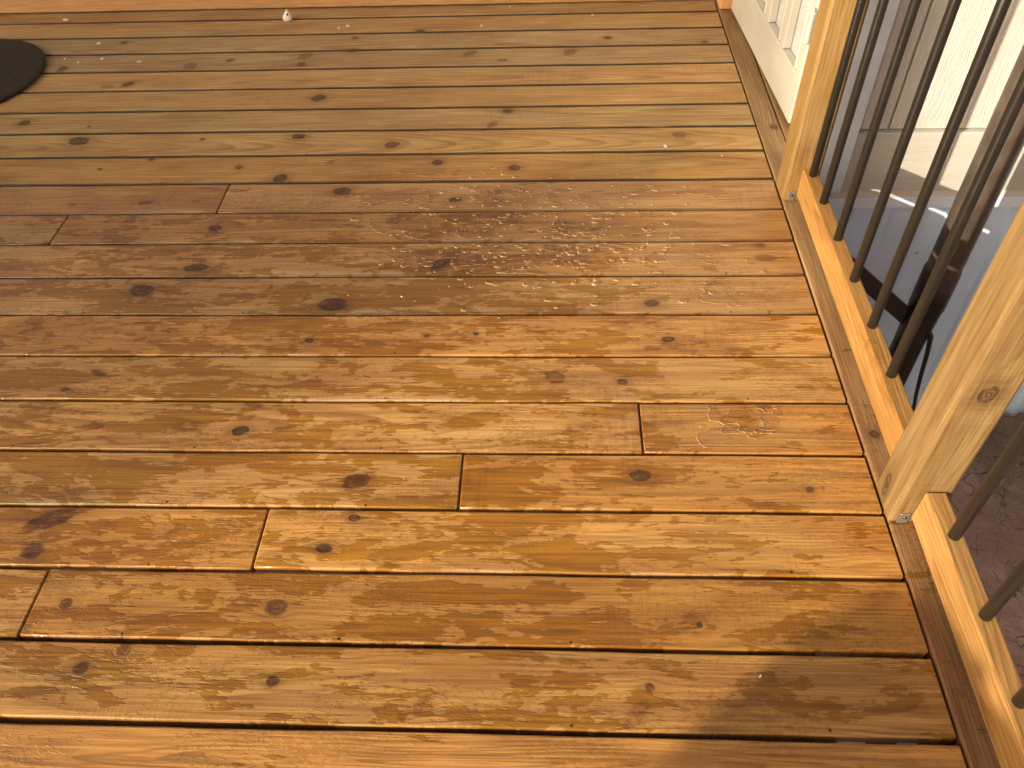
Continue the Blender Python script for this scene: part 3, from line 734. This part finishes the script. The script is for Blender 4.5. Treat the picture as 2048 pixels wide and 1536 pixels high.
wp = hit(577, 39, 2, 0.001)
bmw = bmesh.new(); bmesh.ops.create_icosphere(bmw, subdivisions=3, radius=1.0)
for v in bmw.verts:
    x_, y_, z_ = v.co
    r_ = 1 + .07 * math.sin(3 * x_ + 2 * y_) + .05 * math.sin(5 * z_ + 4 * x_)
    tp = 1 - .52 * max(0, z_) ** 1.3
    v.co = Vector((x_ * .0185 * r_ * tp + .002 * z_, y_ * .016 * tp * r_, max(-.55, z_) * .025 + .0138))
peb = thing('shell', 'small white rounded shell with a dark hole against the back rail', 'shell', (wp.x, wp.y - .006, 0))
from_bm('body', bmw, M_WHITE, peb, smooth=True)
hb = lathe_bm([(0, .0012), (.0032, .0008), (.004, 0), (.0036, -.002)], 16)
bmesh.ops.rotate(hb, verts=hb.verts[:], cent=(0, 0, 0), matrix=Matrix.Rotation(math.radians(62), 3, 'X'))
from_bm('hole', hb, M_SCREW, peb, (.0045, -.0110, .0275), smooth=True)
nb_ = bmesh.new(); bmesh.ops.create_icosphere(nb_, subdivisions=2, radius=.0034)
from_bm('tip', nb_, M_WHITE, peb, (.002, .001, .0395), smooth=True)

SCR = [(132, 40, 14, 3.5, -30, 'longest pale sliver, at the far left beside the back rail'), (198, 87, 9, 3, 35, 'pale tilted sliver right of the round base plate'),
       (205, 118, 6, 3, 0, 'pale stubby chip just below the tilted sliver'), (278, 124, 11, 2.5, 15, 'flat pale sliver farthest right of the round base plate'),
       (695, 52, 7, 3, 20, 'larger of two pale chips right of the white shell'), (678, 57, 4, 2.5, 0, 'smaller of two pale chips right of the white shell'),
       (963, 52, 6, 2.5, 40, 'tilted pale chip on the second board from the back, mid deck'), (1020, 14, 4, 3, 0, 'pale speck lying against the back rail, mid deck'),
       (1331, 293, 7, 6, 0, 'bright pale crumb on the dry boards near the far post'), (1185, 30, 5, 2, 0, 'pale speck on the back boards nearest the white door'),
       (157, 125, 3, 3, 0, 'tiny pale speck just left of the stubby chip'), (130, 118, 3, 3, 0, 'tiny pale speck nearest the round base plate'),
       (1520, 1353, 7, 4, 50, 'tilted pale chip at the edge of the front shadow'),
       (1444, 312, 3, 2, 0, 'pale speck on the boards closest to the far post')]
for i, (u, v, a, b_, an, lab) in enumerate(SCR):
    p = hit(u, v, 2, 0.0); px = hit(u + 1, v, 2, 0.0).x - p.x; py = p.y - hit(u, v + 1, 2, 0.0).y
    bm = bmesh.new(); n = 7; top = []; bot = []
    for k in range(n):
        th = 2 * math.pi * k / n; q = 1 + random.uniform(-.25, .25)
        c_, s_ = a * px * .5 * math.cos(th) * q, b_ * py * .5 * math.sin(th) * q
        r2 = math.radians(an); xx, yy_ = c_ * math.cos(r2) - s_ * math.sin(r2), c_ * math.sin(r2) + s_ * math.cos(r2)
        top.append(bm.verts.new((xx, yy_, .0016 + random.uniform(0, .0008)))); bot.append(bm.verts.new((xx * 1.03, yy_ * 1.03, 0.0003)))
    bm.faces.new(top); bm.faces.new(bot[::-1])
    for k in range(n): bm.faces.new((bot[k], bot[(k + 1) % n], top[(k + 1) % n], top[k]))
    o = from_bm('wood_chip', bm, M_WHITE, None, (p.x, p.y, 0.0002))
    tag(o, lab, 'chip', 'pale chips scattered on the deck')

# ------------------------------------------------------------------ standing water on the boards (real surface, contoured out of a height field)
def vnoise(X, Y, fx, fy, seed):
    r = np.random.default_rng(seed); G = r.random((256, 256))
    x = X * fx + 1000.3; y = Y * fy + 1000.7
    xi = np.floor(x).astype(int); yi = np.floor(y).astype(int); tx = x - xi; ty = y - yi
    tx = tx * tx * (3 - 2 * tx); ty = ty * ty * (3 - 2 * ty)
    g_ = lambda a, b: G[(yi + b) % 256, (xi + a) % 256]
    return (g_(0, 0) * (1 - tx) + g_(1, 0) * tx) * (1 - ty) + (g_(0, 1) * (1 - tx) + g_(1, 1) * tx) * ty

def contour(F, x0, y0, st, hfun):
    """mesh of the region F > 0 with height hfun(F), edges cut on the zero line"""
    ny, nx = F.shape; verts = []; faces = []; vid = {}
    ins = F > 0
    c4 = ins[:-1, :-1].astype(int) + ins[1:, :-1] + ins[:-1, 1:] + ins[1:, 1:]
    def cv(i, j):
        k = (i, j)
        if k not in vid: vid[k] = len(verts); verts.append((x0 + j * st, y0 + i * st, float(hfun(F[i, j]))))
        return vid[k]
    def ev(a, b):
        if b < a: a, b = b, a
        k = (a, b)
        if k not in vid:
            fa, fb = F[a], F[b]; t = fa / (fa - fb)
            vid[k] = len(verts); verts.append((x0 + (a[1] + (b[1] - a[1]) * t) * st, y0 + (a[0] + (b[0] - a[0]) * t) * st, 0.00005))
        return vid[k]
    for i, j in zip(*np.nonzero(c4)):
        q = [(i, j), (i, j + 1), (i + 1, j + 1), (i + 1, j)]
        poly = []
        for a, b in zip(q, q[1:] + q[:1]):
            if ins[a]: poly.append(cv(*a))
            if ins[a] != ins[b]: poly.append(ev(a, b))
        if len(poly) >= 3: faces.append(poly)
    return verts, faces

def water_mesh(name, F, x0, y0, st, hmax, soft):
    vs_, fs_ = contour(F, x0, y0, st, lambda f: 0.00005 + hmax * (1 - math.exp(-max(f, 0) / soft)))
    me = bpy.data.meshes.new(name); me.from_pydata(vs_, [], fs_); me.update()
    for p in me.polygons: p.use_smooth = True
    return link(name, me, M_WATER, None, (0, 0, 0.0006))

def on_board(Y):
    """distance in metres inside the nearest board's flat top"""
    d = np.full(Y.shape, -1.0)
    for r in range(len(YL) - 1):
        d = np.maximum(d, np.minimum(YL[r] - .009 - Y, Y - YL[r + 1] - .009))
    return d

st = 0.0016
x0_, x1_, y0_, y1_ = -0.62, 0.62, 1.40, 2.24
gxv = np.arange(x0_, x1_, st); gyv = np.arange(y0_, y1_, st); GX, GY = np.meshgrid(gxv, gyv)
F = np.full(GX.shape, -1.0)
bz = rng.random((2300, 5))
for q in bz:
    cx = x0_ + q[0] * (x1_ - x0_); cy = y0_ + q[1] * (y1_ - y0_)
    dens = math.exp(-((cx + .02) / .34) ** 2 - ((cy - 1.80) / .20) ** 2)
    if q[2] > dens * .95: continue
    ra = 0.0024 + 0.0062 * q[3] ** 2.2; el = 1.0 + 1.0 * q[4]
    i0 = int((cy - ra * 2 - y0_) / st); i1 = int((cy + ra * 2 - y0_) / st) + 2; j0 = int((cx - ra * el * 2 - x0_) / st); j1 = int((cx + ra * el * 2 - x0_) / st) + 2
    i0, j0 = max(i0, 0), max(j0, 0)
    sx_ = GX[i0:i1, j0:j1]; sy_ = GY[i0:i1, j0:j1]
    if sx_.size == 0: continue
    dd = np.sqrt(((sx_ - cx) / el) ** 2 + (sy_ - cy) ** 2 + 1e-12)
    F[i0:i1, j0:j1] = np.maximum(F[i0:i1, j0:j1], ra - dd)
nz = (vnoise(GX, GY, 90, 150, 3) - .5) * .003 + (vnoise(GX, GY, 210, 330, 4) - .5) * .002
F = np.minimum(F + nz * (F > -.01), on_board(GY))
dr = water_mesh('water_droplets', F, x0_, y0_, st, 0.0042, 0.0024)
tag(dr, 'beads of rainwater standing on the middle boards', 'water', kind='stuff')

PUD = [(982, 402, 28, 13), (1110, 402, 22, 11), (1008, 438, 34, 10), (1125, 460, 20, 16), (955, 465, 30, 16), (940, 522, 40, 11), (1060, 402, 26, 11), (1130, 520, 70, 10), (1098, 495, 14, 8), (1038, 535, 18, 6), (1000, 383, 44, 5),
       (1360, 520, 60, 12), (1230, 462, 60, 12), (1190, 402, 50, 9), (870, 510, 60, 12), (820, 455, 60, 16), (790, 395, 70, 12), (1440, 590, 30, 18), (1480, 835, 40, 26), (1420, 875, 40, 14), (1540, 845, 20, 22), (1410, 385, 40, 8), (860, 345, 40, 6)]
for i, (u, v, a, b_) in enumerate(PUD):
    p = hit(u, v, 2, 0.0); px = hit(u + 1, v, 2, 0.0).x - p.x; py = p.y - hit(u, v + 1, 2, 0.0).y
    ra, rb = a * px * 1.05, b_ * py * 1.05; st2 = 0.0012 if ra < .06 else 0.0015
    xa, ya = p.x - ra * 1.6, p.y - rb * 1.7
    X2, Y2 = np.meshgrid(np.arange(xa, p.x + ra * 1.6, st2), np.arange(ya, p.y + rb * 1.7, st2))
    D2 = 1 - np.sqrt(((X2 - p.x) / ra) ** 2 + ((Y2 - p.y) / rb) ** 2)
    N2 = (vnoise(X2, Y2, 42, 60, 50 + i) - .5) * 1.7 + (vnoise(X2, Y2, 110, 170, 90 + i) - .5) * .7
    F2 = np.minimum((D2 + N2 * np.clip(1.25 - D2, 0, 1)) * rb * .8, on_board(Y2))
    if not (F2 > 0).any(): continue
    o = water_mesh('puddle', F2, xa, ya, st2, 0.0013, 0.0012); o.location.z = 0.0011
    tag(o, 'clear irregular puddle standing on a wet deck board', 'puddle', 'puddles on the wet boards', kind='structure')

# ------------------------------------------------------------------ dry grass, twigs and pebbles on the clay
M_GRASS = mat_simple('dry_grass', (0.22, 0.175, 0.08), 0.8, var=0.4, scale=50.0)
M_TWIG = mat_simple('dark_twig', (0.06, 0.034, 0.022), 0.85, var=0.3, scale=50.0)
def blades(name, n, region, length, width, flat, mat, label, cat):
    vs_, fs_ = [], []
    for _ in range(n):
        x, y = region(); L = length * random.uniform(.4, 1.3); an = random.uniform(0, 6.28); ph = random.uniform(0, 1) * flat
        z = 0.0; w = width * random.uniform(.6, 1.3); base = len(vs_); el = ph; cur = an
        px, py, pz_ = x, y, random.uniform(-.004, .012)
        for k in range(5):
            sx_, sy_ = -math.sin(cur) * w * (1 - k / 5.5), math.cos(cur) * w * (1 - k / 5.5)
            vs_ += [(px - sx_, py - sy_, pz_), (px + sx_, py + sy_, pz_ + .0008), (px, py, pz_ + w * .8)]
            px += math.cos(cur) * L / 5 * math.cos(el); py += math.sin(cur) * L / 5 * math.cos(el); pz_ += math.sin(el) * L / 5
            pz_ = max(pz_, 0.0); el -= random.uniform(.05, .35); cur += random.uniform(-.35, .35)
        for k in range(4):
            a_ = base + k * 3; b2 = a_ + 3
            fs_ += [(a_, b2, b2 + 2, a_ + 2), (a_ + 2, b2 + 2, b2 + 1, a_ + 1)]
    me = bpy.data.meshes.new(name); me.from_pydata(vs_, [], fs_); me.update()
    o = link(name, me, mat, None, (0, 0, GZ + .006)); tag(o, label, cat, kind='stuff'); return o
def reg_tuft():
    if random.random() < .6: return random.gauss(1.95, .22), random.gauss(1.75, .22)
    if random.random() < .5: return random.uniform(1.3, 2.3), random.uniform(1.95, 2.14)
    return random.uniform(1.2, 2.4), random.uniform(.6, 2.1)
blades('dry_grass', 1700, reg_tuft, .16, .0013, .9, M_GRASS, 'dry olive grass growing on the clay beside the deck', 'grass')
blades('twigs', 420, lambda: (random.uniform(1.1, 2.4), random.uniform(.5, 2.1)), .13, .0016, .12, M_TWIG, 'thin dark roots and twigs lying on the clay', 'twigs')
pv, pf = [], []
ico = bmesh.new(); bmesh.ops.create_icosphere(ico, subdivisions=1, radius=1.0); iv = [v.co.copy() for v in ico.verts]; ifc = [[v.index for v in f.verts] for f in ico.faces]; ico.free()
for _ in range(260):
    cx, cy, r_ = random.uniform(1.1, 2.4), random.uniform(.5, 2.1), random.choice([.003, .004, .005, .009]); b0_ = len(pv)
    for c_ in iv: pv.append((cx + c_.x * r_ * random.uniform(.8, 1.3), cy + c_.y * r_, c_.z * r_ * .6))
    pf += [[b0_ + k for k in f] for f in ifc]
me = bpy.data.meshes.new('gravel'); me.from_pydata(pv, [], pf); me.update()
o = link('gravel', me, mat_simple('pebble', (0.26, 0.19, 0.15), 0.85, var=.4, scale=8.0), None, (0, 0, GZ + .006)); tag(o, 'small pebbles strewn over the clay', 'gravel', kind='stuff')

# ------------------------------------------------------------------ trees and shrub out of view that shade the deck and show in its reflections
def mat_leaf(name, c):
    m, t, b = mat_new(name)
    r_ = t.new('ShaderNodeNewGeometry').outputs['Random Per Island']
    t.l.new(t.mix(r_, col(*c), col(c[0] * 1.7, c[1] * 1.5, c[2] * 1.2)), b.inputs['Base Color']); b.inputs['Roughness'].default_value = .6
    return m
M_LEAF = mat_leaf('leaf', (0.045, 0.075, 0.022)); M_BARK = mat_simple('bark', (0.10, 0.075, 0.05), .9, var=.35, scale=20, bump=.5, bdist=.01)
def foliage(name, lumps, n, size, parent, seed):
    r = np.random.default_rng(seed); vs_, fs_ = [], []
    wts = np.array([l[3] * l[4] * l[5] for l in lumps]); wts = wts / wts.sum()
    pick = r.choice(len(lumps), n, p=wts)
    for k in pick:
        cx, cy, cz, ax, ay, az = lumps[k]
        d = r.normal(size=3); d /= np.linalg.norm(d); rad = r.random() ** .45
        c_ = np.array([cx, cy, cz]) + d * rad * np.array([ax, ay, az])
        a_ = r.normal(size=3); a_ /= np.linalg.norm(a_); b2 = np.cross(a_, r.normal(size=3)); b2 /= np.linalg.norm(b2)
        s = size * r.uniform(.6, 1.4); i = len(vs_)
        vs_ += [tuple(c_ - a_ * s), tuple(c_ + b2 * s * .45), tuple(c_ + a_ * s), tuple(c_ - b2 * s * .45)]; fs_.append((i, i + 1, i + 2, i + 3))
    me = bpy.data.meshes.new(name); me.from_pydata(vs_, [], fs_); me.update()
    return link(name, me, M_LEAF, parent)
def tree(label, x, y, lumps, n, size, trunk, h, seed, name='tree', cat='tree'):
    t = thing(name, label, cat, (x, y, GZ))
    rr = random.Random(seed)
    from_bm('trunk', tube_bm([(0, 0, -.1), (.03, .02, h * .4), (-.02, .05, h * .75), (0, 0, h)], [trunk * 1.3, trunk, trunk * .75, trunk * .4], 12), M_BARK, t, smooth=True)
    for l in lumps[:6]:
        from_bm('limb', tube_bm([(0, .02, h * .55), (l[0] * .5, l[1] * .5, h * .55 + (l[2] - h * .55) * .6), (l[0], l[1], l[2])], [trunk * .45, trunk * .3, trunk * .1], 8), M_BARK, t, smooth=True)
    foliage('crown', lumps, n, size, t, seed)
    return t
HN = math.hypot(SUN.x, SUN.y)
un = Vector((SUN.x, SUN.y, 0)) / HN; pn_ = Vector((un.y, -un.x, 0))     # along and across the sunlight, on the ground
def upsun(along, across, dist): return un * along + pn_ * across - SUN * (dist / HN)
sp = upsun(1.07, -0.01, 4.4)                    # unseen shrub added and shaped to shadow the near right deck corner
zt = sp.z - GZ
tree('unseen leafy shrub added behind the camera to shade the near right deck corner', sp.x, sp.y,
     [(pn_.x * p_, pn_.y * p_, zt - .17 + dz_, .21, .21, .18) for p_, dz_ in ((.0, -.02), (.18, .0), (.36, -.03), (.55, -.05))] + [(pn_.x * .2, pn_.y * .2, zt - .95, .42, .42, .7)], 17000, .05, .05, zt - .7, 5, 'shrub', 'shrub')
tp = upsun(0.45, -3.05, 15.0)                   # shades the far left of the deck
zt = tp.z - GZ
def L3(p_, z_, r_): return (pn_.x * p_, pn_.y * p_, zt + z_, r_, r_, r_)
tree('broad tree in the yard to the left, outside the picture', tp.x, tp.y, [L3(-.1, .55, .75), L3(-.9, .3, 1.2), L3(-1.6, 1.2, 1.5), L3(.35, 1.25, .5), L3(-.6, -.5, .9)], 14000, .085, .16, zt, 8)
tp = upsun(0.3, -3.1, 34.0)                    # a farther tree thins the sun over the left half
zt = tp.z - GZ
tree('tall thin crowned tree far to the left, outside the picture', tp.x, tp.y, [L3(0, .2, 1.9), L3(-1.2, .6, 2.4), L3(.8, .4, 1.3), L3(1.2, -.3, .7), L3(-.5, -1.4, 2.0)], 7000, .10, .2, zt - .5, 9)
